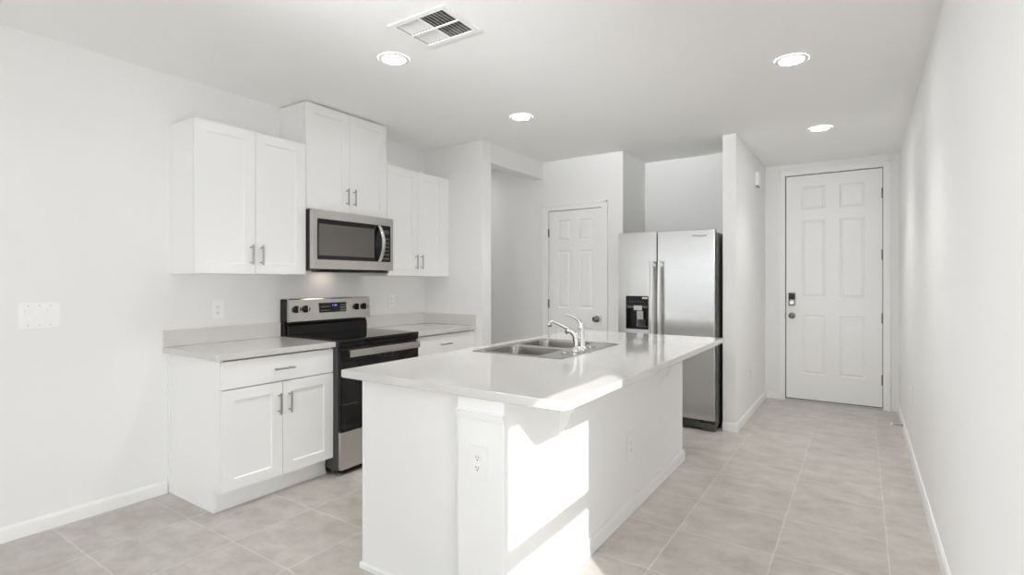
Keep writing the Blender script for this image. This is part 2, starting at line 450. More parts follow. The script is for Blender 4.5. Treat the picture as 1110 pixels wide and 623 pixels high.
wn = MB()
for y in (LY0, (LY0 + LY1) / 2, LY1):
    wn.box(XL - .09, XL - .03, max(LY0, y - .04), min(LY1, y + .04), .05, 2.25)
wn.box(XL - .09, XL - .03, LY0, LY1, 0, .05); wn.box(XL - .09, XL - .03, LY0, LY1, 2.25, 2.30)
W4 = struct('added_window_4', wn, M_TRIM, 'added white framed patio doors, unseen in the living area wall', 'window')  # unseen glazed doors added to throw daylight onto the right wall
for a, b in ((LY0 + .04, (LY0 + LY1) / 2 - .04), ((LY0 + LY1) / 2 + .04, LY1 - .04)):
    struct('glass_pane', MB().box(XL - .062, XL - .058, a, b, .05, 2.25), M_GLASS, '', '', W4)

wn = MB()
for x in (BX0, *[BX0 + (BX1 - BX0) * k / 5 for k in (1, 2, 3, 4)], BX1):
    a = max(BX0, x - .04); b = min(BX1, x + .04)
    wn.box(a, b, YB - .09, YB - .03, 0.05, BZ1 - .05)
wn.box(BX0, BX1, YB - .09, YB - .03, 0, .05); wn.box(BX0, BX1, YB - .09, YB - .03, BZ1 - .05, BZ1)
W2 = struct('window_2', wn, M_TRIM, 'white framed patio doors behind the camera', 'window')
for i in range(5):
    a = BX0 + i * (BX1 - BX0) / 5 + .04; b = BX0 + (i + 1) * (BX1 - BX0) / 5 - .04
    struct('glass_pane', MB().box(a, b, YB - .062, YB - .058, .05, BZ1 - .05), M_TINT, '', '', W2)

# ------------------------------------------------------------------ panelled doors
def panel_door(bm, x0, x1, z0, z1, yf, th, panels):
    """six-panel slab looking to -y; panels = list of (x0,x1,z0,z1)"""
    xs = sorted({x0, x1} | {p[0] for p in panels} | {p[1] for p in panels})
    zs = sorted({z0, z1} | {p[2] for p in panels} | {p[3] for p in panels})
    V = {(i, j): bm.verts.new((x, yf, z)) for i, x in enumerate(xs) for j, z in enumerate(zs)}
    pf = []
    for i in range(len(xs) - 1):
        for j in range(len(zs) - 1):
            f = bm.faces.new((V[i, j], V[i + 1, j], V[i + 1, j + 1], V[i, j + 1]))
            cx, cz = (xs[i] + xs[i + 1]) / 2, (zs[j] + zs[j + 1]) / 2
            if any(p[0] < cx < p[1] and p[2] < cz < p[3] for p in panels): pf.append(f)
    bm.normal_update()
    for f in pf:
        bmesh.ops.inset_region(bm, faces=[f], thickness=.016, depth=-.010)
        bmesh.ops.inset_region(bm, faces=[f], thickness=.010, depth=0)
        bmesh.ops.inset_region(bm, faces=[f], thickness=.020, depth=.007)
    # sides and back
    bk = [bm.verts.new((x, yf + th, z)) for x, z in ((x0, z0), (x1, z0), (x1, z1), (x0, z1))]
    bm.faces.new(list(reversed(bk)))
    n, k = len(xs) - 1, len(zs) - 1
    bm.faces.new([V[i, 0] for i in range(n + 1)] + [bk[1], bk[0]])
    bm.faces.new([V[n - i, k] for i in range(n + 1)] + [bk[3], bk[2]])
    bm.faces.new([V[0, k - j] for j in range(k + 1)] + [bk[0], bk[3]])
    bm.faces.new([V[n, j] for j in range(k + 1)] + [bk[2], bk[1]])

def hinge(x, y, z, h, parent, nm='hinge'):
    m = MB(); m.tube([(x, y, z - h / 2), (x, y, z + h / 2)], .0075, 12)
    for t in (-.5, -.17, .17, .5): m.lathe((x, y, z + t * h * .98), [(.0082, -.002), (.0082, .002)], 'z', 12)
    m.box(x - .012, x + .012, y + .004, y + .008, z - h / 2, z + h / 2)
    return struct(nm, m, M_HINGE, '', '', parent)

# entry door
m = MB()
ex0, ex1, ez0, ez1 = 2.924, 3.806, 0.028, 2.492
panel_door(m.bm, ex0, ex1, ez0, ez1, YE + .008, .045, [
    (3.078, 3.302, 2.118, 2.366), (3.432, 3.656, 2.118, 2.366), (3.078, 3.302, 1.150, 1.998), (3.432, 3.656, 1.150, 1.998),
    (3.078, 3.302, 0.305, 0.956), (3.432, 3.656, 0.305, 0.956)])
D1 = m.build('door_1', M_TRIM, None, smooth=False, kind='structure')
tag(D1, 'tall white six-panel entry door at the far end of the passage', 'door')
g = MB()
g.box(EX0, ex0 - .0005, YE + .03, YE + .084, 0, EZ1); g.box(ex1 + .0005, EX1, YE + .03, YE + .084, 0, EZ1); g.box(ex0, ex1, YE + .03, YE + .084, ez1 + .0005, EZ1)
struct('weatherstrip', g, M_GAP, '', '', D1)
struct('door_sweep', MB().box(ex0, ex1, YE + .004, YE + .05, .019, .0275), M_GAP, '', '', D1)
struct('threshold', MB().box(EX0, EX1, YE - .012, YE + .084, 0, .018, .003), M_SILVER, '', '', D1)
m = MB(); m.box(2.948, 3.016, YE - .020, YE + .0075, 1.055, 1.20, .008)
lock = struct('deadbolt', m, M_KNOB, '', '', D1)
struct('keypad', MB().box(2.953, 3.011, YE - .024, YE - .0195, 1.125, 1.19, .003), M_BGLASS, '', '', lock)
m = MB(); m.lathe((2.982, YE - .02, 1.09), [(.021, 0), (.021, -.010), (.017, -.013), (.004, -.013)], 'y', 24)
struct('lock_cylinder', m, M_CHROME, '', '', lock)
m = MB(); m.lathe((2.982, YE + .0075, .943), [(.034, 0), (.034, -.006), (.014, -.012), (.012, -.035), (.022, -.042), (.030, -.055), (.028, -.068), (.016, -.075), (.003, -.076)], 'y', 28)
struct('door_knob', m, M_KNOB, '', '', D1)
struct('strike_plate', MB().box(2.912, 2.9235, YE - .008, YE + .0075, .905, .985), M_HINGE, '', '', D1)
for z in (2.233, 1.599, 0.945, 0.31): hinge(3.810, YE - .004, z, .105, D1)
# its casing
def casing(name, label, x0, x1, z1, y, wd, cat='trim'):
    m = MB()
    for (a, b, c, d) in ((x0 - wd, x0, 0, z1 + wd), (x1, x1 + wd, 0, z1 + wd), (x0, x1, z1, z1 + wd)):
        m.box(a, b, y - .013, y - .0005, c, d, .002)
    o = wd * .62
    for (a, b, c, d) in ((x0 - wd, x0 - wd + o * .55, 0, z1 + wd), (x1 + wd - o * .55, x1 + wd, 0, z1 + wd), (x0 - wd, x1 + wd, z1 + wd - o * .55, z1 + wd)):
        m.box(a, b, y - .025, y - .0125, c, d, .003)
    struct(name, m, M_TRIM, label, cat)
casing('trim_1', 'white casing round the tall entry door', EX0, EX1, EZ1, YE, .062)
casing('trim_2', 'white casing round the pantry door', PX0, PX1, PZ1, YP, .068)

# pantry door
m = MB()
px0, px1, pz0, pz1 = 0.795, 1.411, .012, 2.080
panel_door(m.bm, px0, px1, pz0, pz1, YP + .006, .035, [
    (.905, 1.058, 1.755, 1.980), (1.160, 1.313, 1.755, 1.980), (.905, 1.058, 1.040, 1.655), (1.160, 1.313, 1.040, 1.655),
    (.905, 1.058, .24, .84), (1.160, 1.313, .24, .84)])
D2 = m.build('door_2', M_TRIM, None, smooth=False, kind='structure')
tag(D2, 'narrow white six-panel pantry door with a round nickel knob', 'door')
g = MB(); g.box(PX0, px0 - .0005, YP + .03, YP + .074, 0, PZ1); g.box(px1 + .0005, PX1, YP + .03, YP + .074, 0, PZ1); g.box(px0, px1, YP + .03, YP + .074, pz1 + .0005, PZ1)
struct('gap_shade_strip', g, M_GAP, '', '', D2)  # dark strip standing in for the shade in the door gap
m = MB(); m.lathe((1.363, YP + .0055, .938), [(.033, 0), (.033, -.006), (.013, -.012), (.012, -.032), (.022, -.040), (.029, -.052), (.027, -.064), (.016, -.071), (.003, -.072)], 'y', 28)
struct('door_knob', m, M_KNOB, '', '', D2)
struct('strike_plate', MB().box(1.4115, 1.419, YP - .006, YP + .0055, .905, .975), M_HINGE, '', '', D2)
for z in (1.85, 1.085, .25): hinge(.7885, YP - .004, z, .09, D2)

# ------------------------------------------------------------------ cabinets along the left wall
Y0, Y1, Y2, Y3 = 1.549, 2.303, 3.068, 3.865
G = .002

def pull(parent, x, y, z, length=.13, vertical=True, space=.096):
    m = MB(); r = .0063
    if vertical:
        m.tube([(x + .032, y, z - length / 2), (x + .032, y, z + length / 2)], r, 12)
        for s in (-1, 1): m.tube([(x - .001, y, z + s * space / 2), (x + .032, y, z + s * space / 2)], .0045, 10)
    else:
        m.tube([(x + .032, y - length / 2, z), (x + .032, y + length / 2, z)], r, 12)
        for s in (-1, 1): m.tube([(x - .001, y + s * space / 2, z), (x + .032, y + s * space / 2, z)], .0045, 10)
    return m.build('handle', M_NICK, parent, label='slim brushed nickel bar handle')

def base_cabinet(label, y0, y1, side_visible, filler=0.0):
    t = thing('base_cabinet', label, 'cabinet', (.3, (y0 + y1) / 2, 0), 'base cabinets along the left wall')
    XB = .6065
    m = MB()
    # carcass with the toe-kick notch
    for ya, yb in ((y0, y0 + .018), (y1 - .0185, y1 - .0005)):
        m.prism([(.001, 0), (.537, 0), (.537, .122), (XB, .122), (XB, .8765), (.001, .8765)], 'y', ya, yb)
    m.prism([(.001, 0), (.537, 0), (.537, .122), (XB, .122), (XB, .7005), (XB - .07, .7005), (XB - .07, .7115), (XB, .7115), (XB, .867), (XB - .06, .867), (XB - .06, .8765), (.001, .8765)], 'y', y0 + .018, y1 - .0185)
    m.build('body', M_CAB, t, smooth=False)
    m = MB(); m.box(.538, .544, y0 + .012, y1 - .001, 0.0, .118, .001); m.box(.545, .553, y0 - .006, y1 - .001, 0, .018, .003)
    if side_visible:
        m.box(.018, .553, y0 - .0075, y0 - .0003, 0, .018, .003)
    m.build('toe_kick', M_CAB, t)
    if side_visible:
        m = MB(); m.box(.001, .022, y0 - .006, y0 - .0003, 0, .876, .002)
        m.build('scribe_strip', M_CAB, t)
    yd1 = y1 - filler
    XF = .630
    dr = MB().box(XB + .003, XF, y0 + G, yd1 - G, .7085, .867, .0015).build('drawer', M_CAB, t, smooth=False)
    pull(dr, XF, (y0 + yd1) / 2, .787, vertical=False)
    ym = (y0 + yd1) / 2
    for (a, b, hy) in ((y0 + G, ym - G, ym - .030), (ym + G, yd1 - G, ym + .048)):
        d = MB().shaker(XB + .003, XF, a, b, .126, .7030).build('door', M_CAB, t, smooth=False)
        pull(d, XF, hy if hy < ym else hy - .006, .572)
    if filler:
        MB().box(XB + .0005, XF - .003, yd1, y1 - .001, .126, .867).build('filler_strip', M_CAB, t, smooth=False)
    return t
base_cabinet('white shaker base cabinet left of the range, under the near worktop', Y0, Y1 - .004, True)
base_cabinet('white base cabinet right of the range, in the corner by the stub wall', Y2 + .006, Y3 - .002, False, .045)

def worktop(label, y0, y1, wing):
    ct = MB()
    pts = [(.001, y0), (.632, y0), (.646, y0 + .006), (.652, y0 + .02), (.652, y1), (.001, y1)] if not wing else [(.001, y0), (.652, y0), (.652, y1), (.001, y1)]
    ct.prism(pts, 'z', .878, .914, .004)
    PIVOT['countertop'] = (.3, (y0 + y1) / 2, .878)
    o = ct.build('countertop', M_QUARTZ2, None)
    tag(o, label, 'countertop', 'quartz worktops along the left wall')
    MB().box(.0012, .021, y0 + .001, y1 - (.001 if not wing else .0005), .9145, 1.018, .003).build('backsplash', M_QUARTZ2, o)
    if wing:
        MB().box(.0215, .650, y1 - .020, y1 - .0005, .9145, 1.014, .003).build('side_splash', M_QUARTZ2, o)
    return o
worktop('pale quartz worktop left of the range with a low backsplash', 1.512, Y1 - .003, False)
worktop('pale quartz worktop right of the range, turning up the stub wall', Y2 + .004, Y3 - .001, True)

def wall_cabinet(label, y0, y1, z0, z1, hz, filler=0.0, xf=.3226):
    t = thing('wall_cabinet', label, 'cabinet', (.0, (y0 + y1) / 2, z0), 'wall cabinets on the left wall')
    xb = xf - .0235
    MB().box(.001, xb, y0, y1 - .0005, z0, z1, .0008).build('body', M_CAB, t, smooth=False)
    yd1 = y1 - filler; ym = (y0 + yd1) / 2
    for (a, b, hy) in ((y0 + G, ym - G, ym - .032), (ym + G, yd1 - G, ym + .036)):
        d = MB().shaker(xb + .003, xf, a, b, z0 + .004, z1 - .003).build('door', M_CAB, t, smooth=False)
        pull(d, xf, hy, hz)
    if filler:
        MB().box(xb + .0006, xf - .003, yd1 + .001, y1 - .001, z0 + .002, z1 - .002).build('filler_strip', M_CAB, t, smooth=False)
    return t
wall_cabinet('white two-door wall cabinet left of the microwave, nearest the camera', Y0, Y1 - .001, 1.372, 2.306, 1.497)
wall_cabinet('short white wall cabinet above the microwave, reaching the ceiling', Y1, Y2, 1.846, 2.617, 1.972)
wall_cabinet('white two-door wall cabinet right of the microwave, against the stub wall', Y2 + .001, Y3 - .001, 1.372, 2.306, 1.497, .06)

# ------------------------------------------------------------------ range
ry0, ry1 = Y1 + .002, Y2 - .002
R = thing('range', 'stainless and black electric range between the two base cabinets', 'stove', (.35, (ry0 + ry1) / 2, 0))
m = MB(); m.box(.03, .662, ry0, ry1, .035, .905, .003); m.box(.55, .60, ry0 + .03, ry0 + .07, 0, .036); m.box(.55, .60, ry1 - .07, ry1 - .03, 0, .036)
m.box(.08, .13, ry0 + .03, ry0 + .07, 0, .036); m.box(.08, .13, ry1 - .07, ry1 - .03, 0, .036)
m.build('body', M_GREY, R)
m = MB()
m.prism([(.06, .906), (.672, .906), (.684, .902), (.690, .908), (.690, .918), (.684, .925), (.06, .925)], 'y', ry0 - .0005, ry1 + .0005, .004)
ckt = m.build('cooktop', M_BGLASS, R)
m = MB(); m.prism([(.662, .860), (.684, .868), (.688, .901), (.662, .905)], 'y', ry0 + .004, ry1 - .004)
m.build('front_lip', M_BLACK, R)
# backguard
m = MB(); m.prism([(.004, .92), (.094, .926), (.092, .99), (.078, 1.006), (.078, 1.02), (.004, 1.02)], 'y', ry0 + .012, ry1 - .012)
m.box(.003, .060, ry0, ry0 + .010, .90, 1.19, .002); m.box(.003, .060, ry1 - .010, ry1, .90, 1.19, .002)
m.build('backguard_base', M_BLACK, R)
m = MB(); m.prism([(.004, 1.018), (.106, 1.018), (.110, 1.024), (.098, 1.186), (.090, 1.193), (.062, 1.196), (.004, 1.196)], 'y', ry0 + .010, ry1 + .012, .003)
bgd = m.build('control_panel', M_STEEL, R)
def bgx(z): return .110 - (z - 1.024) * (.012 / .162)
for ky in (2.372, 2.452, 2.936, 3.014):
    m = MB(); m.lathe((bgx(1.115) - .001, ky, 1.115), [(.027, 0), (.027, .010), (.023, .014), (.022, .030), (.019, .034), (.003, .034)], 'x', 26)
    kb = m.build('knob', M_BLACK, bgd)
    MB().box(bgx(1.115) + .030, bgx(1.115) + .039, ky - .006, ky + .006, 1.094, 1.136, .003).build('knob_grip', M_STEEL, kb)
m = MB(); m.box(bgx(1.155) - .002, bgx(1.08) + .003, 2.572, 2.826, 1.080, 1.156, .002)
dsp = m.build('display', M_BGLASS, bgd)
xx = bgx(1.08) + .0032
for i in range(4):
    for j in range(3): MB().box(xx, xx + .0006, 2.768 + i * .0135, 2.775 + i * .0135, 1.092 + j * .020, 1.100 + j * .020).build('touch_key', M_BUTTON, dsp, smooth=False)
for i in range(5):
    for j in range(2): MB().box(xx, xx + .0006, 2.585 + i * .018, 2.594 + i * .018, 1.094 + j * .030, 1.099 + j * .030).build('touch_key', M_BUTTON, dsp, smooth=False)
def seg_digits(m, x, y, z, w_, h_, txt):
    S = {'0': 'abcdef', '1': 'bc', '2': 'abged', '3': 'abgcd', '4': 'fgbc', '5': 'afgcd', '6': 'afgedc', '7': 'abc', '8': 'abcdefg', '9': 'abcdfg'}
    t = w_ * .2
    for i, ch in enumerate(txt):
        a = y + i * w_ * 1.35
        if ch == ':':
            m.box(x, x + .0005, a + w_ * .4, a + w_ * .6, z + h_ * .25, z + h_ * .4); m.box(x, x + .0005, a + w_ * .4, a + w_ * .6, z + h_ * .6, z + h_ * .75); continue
        R_ = {'a': (0, w_, h_ - t, h_), 'g': (0, w_, h_ / 2 - t / 2, h_ / 2 + t / 2), 'd': (0, w_, 0, t), 'f': (0, t, h_ / 2, h_), 'e': (0, t, 0, h_ / 2), 'b': (w_ - t, w_, h_ / 2, h_), 'c': (w_ - t, w_, 0, h_ / 2)}
        for s in S[ch]:
            q = R_[s]; m.box(x, x + .0005, a + q[0], a + q[1], z + q[2], z + q[3])
m = MB(); seg_digits(m, xx, 2.690, 1.128, .008, .014, '2:08'); m.build('clock', M_LCD, dsp)
# oven door
m = MB(); m.box(.663, .690, ry0 + .006, ry1 - .004, .306, .856, .004)
od = m.build('oven_door', M_BLACK, R)
MB().box(.6905, .694, ry0 + .014, ry1 - .012, .318, .772, .0015).build('window', M_BGLASS, od)
m = MB()
m.prism([(.726, .806), (.738, .808), (.742, .830), (.738, .856), (.726, .858), (.730, .832)], 'y', ry0 + .050, ry1 - .036, .002)
for yy in (ry0 + .065, ry1 - .075): m.box(.689, .732, yy, yy + .022, .818, .848, .003)
m.build('handle', M_STEEL, od)
m = MB(); m.box(.663, .692, ry0 + .006, ry1 - .004, .040, .296, .004)
dw = m.build('storage_drawer', M_STEEL, R)
MB().box(.600, .675, ry0 + .02, ry1 - .02, .018, .036, .002).build('kick_plate', M_BLACK, R)

# ------------------------------------------------------------------ microwave
my0, my1 = Y1 + .002, Y2 - .004
MW = thing('microwave', 'stainless over-the-range microwave hung between the wall cabinets', 'microwave', (.2, (my0 + my1) / 2, 1.40))
m = MB(); m.box(.002, .362, my0, my1, 1.412, 1.842, .003)
m.build('body', M_BLACK, MW)
m = MB(); m.prism([(.05, 1.4115), (.36, 1.4115), (.385, 1.400), (.37, 1.391), (.345, 1.391), (.335, 1.406), (.05, 1.406)], 'y', my0 + .03, my1 - .03)
un = m.build('underside', M_GREY, MW)
MB().box(.06, .11, 2.58, 2.76, 1.402, 1.4055, .001).build('cooktop_lamp', M_HOOD, un, label='small warm lamp lighting the wall')
m = MB()
m.plate(rrect(my0 - .001, my1 + .001, 1.414, 1.838, .006), [rrect(2.338, 3.036, 1.482, 1.776, .006)], 'x', .363, .400)
fr = m.build('front_frame', M_STEEL, MW)
MB().box(.364, .394, 2.339, 2.935, 1.483, 1.775, .002).build('door_panel', M_BGLASS, fr)
MB().box(.3945, .397, 2.352, 2.868, 1.512, 1.742, .004).build('window', M_MWGLASS, fr)
cp = MB().box(.364, .395, 2.937, 3.035, 1.483, 1.775, .002).build('keypad_panel', M_BGLASS, MW)
for i in range(3):
    for j in range(6): MB().box(.3952, .3958, 2.957 + i * .024, 2.973 + i * .024, 1.502 + j * .032, 1.516 + j * .032).build('key', M_KEY, cp, smooth=False)
MB().box(.3952, .3957, 2.957, 3.022, 1.712, 1.742).build('display', M_GREY, cp)
pts = [(.400 + .052 * math.sin(PI * k / 18) ** .8, 2.915, 1.488 + (1.768 - 1.488) * k / 18) for k in range(19)]
m = MB()
loops = []
for i, p in enumerate(pts):
    d = Vector(pts[min(i + 1, 18)]) - Vector(pts[max(i - 1, 0)]); d.normalize()
    s = Vector((0, 1, 0)); u = d.cross(s).normalized()
    hw, ht = .016, .007
    loops.append([Vector(p) + s * a * hw + u * b * ht for a, b in ((-1, -.6), (-.7, -1), (.7, -1), (1, -.6), (1, .6), (.7, 1), (-.7, 1), (-1, .6))])
m.loft(loops, True, True)
m.build('handle', M_HANDLE, fr, label='bowed pale silver handle')
m = MB()
for k in range(24): m.box(.3996, .4004, my0 + .05 + k * .028, my0 + .066 + k * .028, 1.822, 1.826)
m.build('vent_slots', M_STEEL, fr)

# ------------------------------------------------------------------ island
IX0, IX1, IY0, IY1 = 1.61, 2.793, 1.586, 4.02
BXL, BXR, BY0, BY1 = 1.703, 2.523, 1.640, 3.937
PXL, PYF = 2.300, 1.602
I = thing('kitchen_island', 'long white kitchen island standing on the tiled floor', 'kitchen island', (2.1, 2.8, 0))
m = MB(); m.box(BXL + .02, PXL, BY0 + .02, BY1, .10, .69); m.box(BXL + .075, PXL, BY0 + .02, BY1, 0, .10)
m.box(BXL + .02, BXL + .04, BY0 + .02, BY1, .69, .877); m.box(BXL + .04, PXL, BY0 + .02, BY0 + .04, .69, .877); m.box(BXL + .04, PXL, BY1 - .02, BY1, .69, .877)
m.build('cabinet_body', M_CAB, I, smooth=False)
m = MB(); m.box(BXL, PXL, BY0, BY0 + .0195, 0, .877, .002)
m.box(BXL + .001, BXL + .0105, BY0 - .006, BY0 - .0002, 0, .876, .002)
m.build('end_panel', M_CAB, I)
m = MB(); m.box(PXL, BXR, PYF, BY1, 0, .877, .006, 3)
kw = m.build('knee_wall', M_KNEE, I)
# cabinet fronts on the working side: dishwasher-width door pair and drawers
for k, (a, b) in enumerate(((BY0 + .03, 2.22), (2.22, 2.80), (2.80, 3.38), (3.38, BY1 - .01))):
    m = MB(); m.bm
    m.shaker(0.0, .018, a + G, b - G, .126, .70)
    for v in m.bm.verts: v.co.x = BXL + .0195 - v.co.x
    dd = m.build('door', M_CAB, I, smooth=False)
    MB().box(BXL, BXL + .0195, a + G, b - G, .705, .867, .0015).build('drawer', M_CAB, I, smooth=False)
# cap moulding round the head of the knee wall
m = MB()
for z0, z1, o in ((.795, .806, .006), (.8065, .820, .012), (.8205, .828, .008)):
    m.box(PXL - .006, BXR + .0, PYF - o, PYF - .0003, z0, z1, .002)
m.build('cap_moulding', M_TRIM, I)
# baseboard round the island
m = MB()
pr = bb_prof()
m.prism([(BXR + .0005 + p[0], p[1]) for p in pr], 'y', PYF - .014, BY1 + .014)
m.prism([(PYF - .0005 - p[0], p[1]) for p in pr], 'x', PXL, BXR + .014)
m.prism([(BY1 + .0005 + p[0], p[1]) for p in pr], 'x', PXL, BXR + .014)
m.prism([(BY0 - .0005 - p[0] * .8, p[1] * .34) for p in pr], 'x', BXL - .012, PXL)
m.build('baseboard', M_TRIM, I)
# corbels under the overhang
for cy in (2.045, 3.425):
    m = MB()
    prof = [(BXR + .0005, .877), (BXR + .205, .877), (BXR + .205, .857)]
    prof += [(p[0] + BXR, p[1]) for p in arc((.196, .850), (.105, .825), (.066, .757), 8)]
    prof += [(BXR + .058, .752)] + [(p[0] + BXR, p[1]) for p in arc((.054, .738), (.050, .705), (.028, .690), 5)]
    prof += [(BXR + .024, .668), (BXR + .015, .652), (BXR + .0005, .652)]
    m.prism(prof, 'y', cy - .021, cy + .021, .002)
    m.build('corbel', M_TRIM, I)

# island top with the sink cut-out
SX0, SX1, SY0, SY1 = 1.716, 2.312, 2.436, 3.240
PIVOT['countertop'] = (2.2, 2.8, .878)
outer = []
for cx, cy, a0, r in ((IX1, IY1, 0, .012), (IX0, IY1, PI / 2, .012), (IX0, IY0, PI, .010), (IX1, IY0, 1.5 * PI, .030)):
    ccx = cx - r if cx == IX1 else cx + r; ccy = cy - r if cy == IY1 else cy + r
    for k in range(7):
        a = a0 + PI / 2 * k / 6; outer.append((ccx + r * math.cos(a), ccy + r * math.sin(a)))
m = MB()
def inset(lp, d):
    cx, cy = (IX0 + IX1) / 2, (IY0 + IY1) / 2
    hx, hy = (IX1 - IX0) / 2, (IY1 - IY0) / 2
    return [(cx + (x - cx) * (hx - d) / hx, cy + (y - cy) * (hy - d) / hy) for x, y in lp]
hole = rrect(SX0 + .014, SX1 - .014, SY0 + .014, SY1 - .014, .03)
bm = m.bm
E_ = .004
rings = [(outer_, z) for outer_, z in ((inset(outer, E_), .878), (outer, .878 + E_), (outer, .914 - E_), (inset(outer, E_ * .3), .914 - E_ * .3), (inset(outer, E_), .914))]
rv = [[bm.verts.new((x, y, z)) for x, y in lp] for lp, z in rings]
n_ = len(outer)
for A, B in zip(rv, rv[1:]):
    for i in range(n_): bm.faces.new((A[i], A[(i + 1) % n_], B[(i + 1) % n_], B[i]))
hv = [[bm.verts.new((x, y, z)) for x, y in hole] for z in (.878, .914)]
for i in range(len(hole)): bm.faces.new((hv[0][i], hv[0][(i + 1) % len(hole)], hv[1][(i + 1) % len(hole)], hv[1][i]))
for ring, hl in ((rv[0], hv[0]), (rv[-1], hv[1])):
    ed = []
    for lp in (ring, hl):
        for i in range(len(lp)):
            e = bm.edges.get((lp[i], lp[(i + 1) % len(lp)])); ed.append(e)
    bmesh.ops.triangle_fill(bm, use_beauty=True, use_dissolve=False, edges=ed)
ITOP = m.build('countertop', M_QUARTZ, None)
tag(ITOP, 'large pale quartz worktop on the island, overhanging on the right', 'countertop')

# ------------------------------------------------------------------ sink
S = thing('kitchen_sink', 'stainless double-bowl sink set into the island worktop', 'sink', (2.01, 2.84, .914))
bowls = [(1.752, 2.150, 2.474, 2.818), (1.752, 2.150, 2.860, 3.202)]
def bump_ring(r, z): return [(x, y, z) for x, y in r]
m = MB()
bm = m.bm
orim = rrect(SX0, SX1, SY0, SY1, .012)
rr_ = [bump_ring(orim, .9146), bump_ring(rrect(SX0 + .002, SX1 - .002, SY0 + .002, SY1 - .002, .012), .9185), bump_ring(rrect(SX0 + .012, SX1 - .012, SY0 + .012, SY1 - .012, .012), .9185), bump_ring(rrect(SX0 + .016, SX1 - .016, SY0 + .016, SY1 - .016, .012), .9160)]
rv = [[bm.verts.new(p) for p in lp] for lp in rr_]
for A, B in zip(rv, rv[1:]):
    for i in range(len(A)): bm.faces.new((A[i], A[(i + 1) % len(A)], B[(i + 1) % len(A)], B[i]))
ed = [bm.edges.get((rv[-1][i], rv[-1][(i + 1) % len(A)])) for i in range(len(A))]
bl = []
for (a, b, c, d) in bowls:
    lp = [bm.verts.new((x, y, .9160)) for x, y in rrect(a, b, c, d, .055, 6)]
    bl.append(lp)
    ed += [bm.edges.new((lp[i], lp[(i + 1) % len(lp)])) for i in range(len(lp))]
bmesh.ops.triangle_fill(bm, use_beauty=True, use_dissolve=False, edges=ed)
m.build('deck', M_SINK, S)
for (a, b, c, d) in bowls:
    m = MB()
    def ring(o, z, r): return [(x, y, z) for x, y in rrect(a + o, b - o, c + o, d - o, r, 6)]
    m.loft([ring(0, .9160, .055), ring(.003, .911, .055), ring(.010, .80, .055), ring(.018, .755, .055), ring(.035, .738, .05), ring(.07, .734, .04)], False, True)
    bw = m.build('bowl', M_SINK, S)
    m = MB(); cx, cy = (a + b) / 2, (c + d) / 2
    m.lathe((cx, cy, .7343), [(.056, 0), (.056, .003), (.044, .004), (.040, .0015), (.012, .0015), (.010, .008), (.002, .009)], 'z', 28)
    m.build('drain', M_CHROME, bw)

# ------------------------------------------------------------------ tap, sprayer, hole covers
FX, FY, FZ = 2.222, 2.862, .9163
F = thing('kitchen_faucet', 'chrome single-lever faucet standing on the sink deck', 'faucet', (FX, FY, FZ))
m = MB(); m.lathe((FX, FY, FZ), [(.030, 0), (.030, .006), (.027, .012), (.0235, .016), (.0225, .06), (.0235, .062), (.0235, .066), (.022, .068), (.021, .125), (.0225, .128), (.0215, .142), (.015, .153), (.003, .156)], 'z', 30)
m.build('body', M_CHROME, F)
m = MB()
sp = [(FX - .004, FY, FZ + .086), (FX - .03, FY - .003, FZ + .098), (FX - .07, FY - .007, FZ + .115), (FX - .11, FY - .011, FZ + .132), (FX - .15, FY - .015, FZ + .148)]
sp += arc((FX - .165, FY - .0165, FZ + .1535), (FX - .198, FY - .02, FZ + .165), (FX - .207, FY - .02, FZ + .148), 6) + [(FX - .209, FY - .02, FZ + .138)]
rad = [.0155, .015, .014, .013, .012, .0118, .0118, .012, .0125, .013, .0135, .0138, .0138, .0138]
m.tube(sp, rad[:len(sp)] if len(rad) >= len(sp) else rad + [.0145] * (len(sp) - len(rad)), 16)
st = m.build('spout', M_CHROME, F)
m = MB(); m.lathe((FX - .207, FY - .02, FZ + .128), [(.012, 0), (.0125, .008), (.0125, .012)], 'z', 18)
m.build('aerator', M_GREY, st)
m = MB()
lv = [(FX, FY, FZ + .135)] + arc((FX + .002, FY, FZ + .150), (FX - .012, FY - .004, FZ + .178), (FX - .055, FY - .010, FZ + .196), 7) + [(FX - .085, FY - .013, FZ + .204), (FX - .098, FY - .015, FZ + .208)]
m.tube(lv, [.019, .0175, .0155, .0135, .0115, .0098, .0085, .008, .0075, .0078, .0088, .007][:len(lv)] , 14)
m.build('lever', M_CHROME, F)

SPX, SPY = 2.240, 2.755
P_ = thing('sink_sprayer', 'chrome side sprayer standing nearer the camera than the faucet', 'sprayer', (SPX, SPY, FZ))
m = MB(); m.lathe((SPX, SPY, FZ), [(.026, 0), (.026, .005), (.022, .014), (.016, .022), (.015, .026)], 'z', 26)
m.build('base', M_CHROME, P_)
m = MB()
pp = [(SPX, SPY, FZ + .0265), (SPX - .002, SPY, FZ + .05), (SPX - .004, SPY, FZ + .075), (SPX - .008, SPY - .001, FZ + .095), (SPX - .020, SPY - .003, FZ + .112), (SPX - .040, SPY - .006, FZ + .119), (SPX - .052, SPY - .008, FZ + .114)]
m.tube(pp, [.0145, .016, .0165, .018, .019, .016, .013], 16)
hd = m.build('spray_head', M_CHROME, P_)
m = MB(); m.tube([(SPX - .050, SPY - .007, FZ + .114), (SPX - .062, SPY - .009, FZ + .108)], [.013, .0125], 16)
m.build('spray_nozzle', M_GREY, hd)
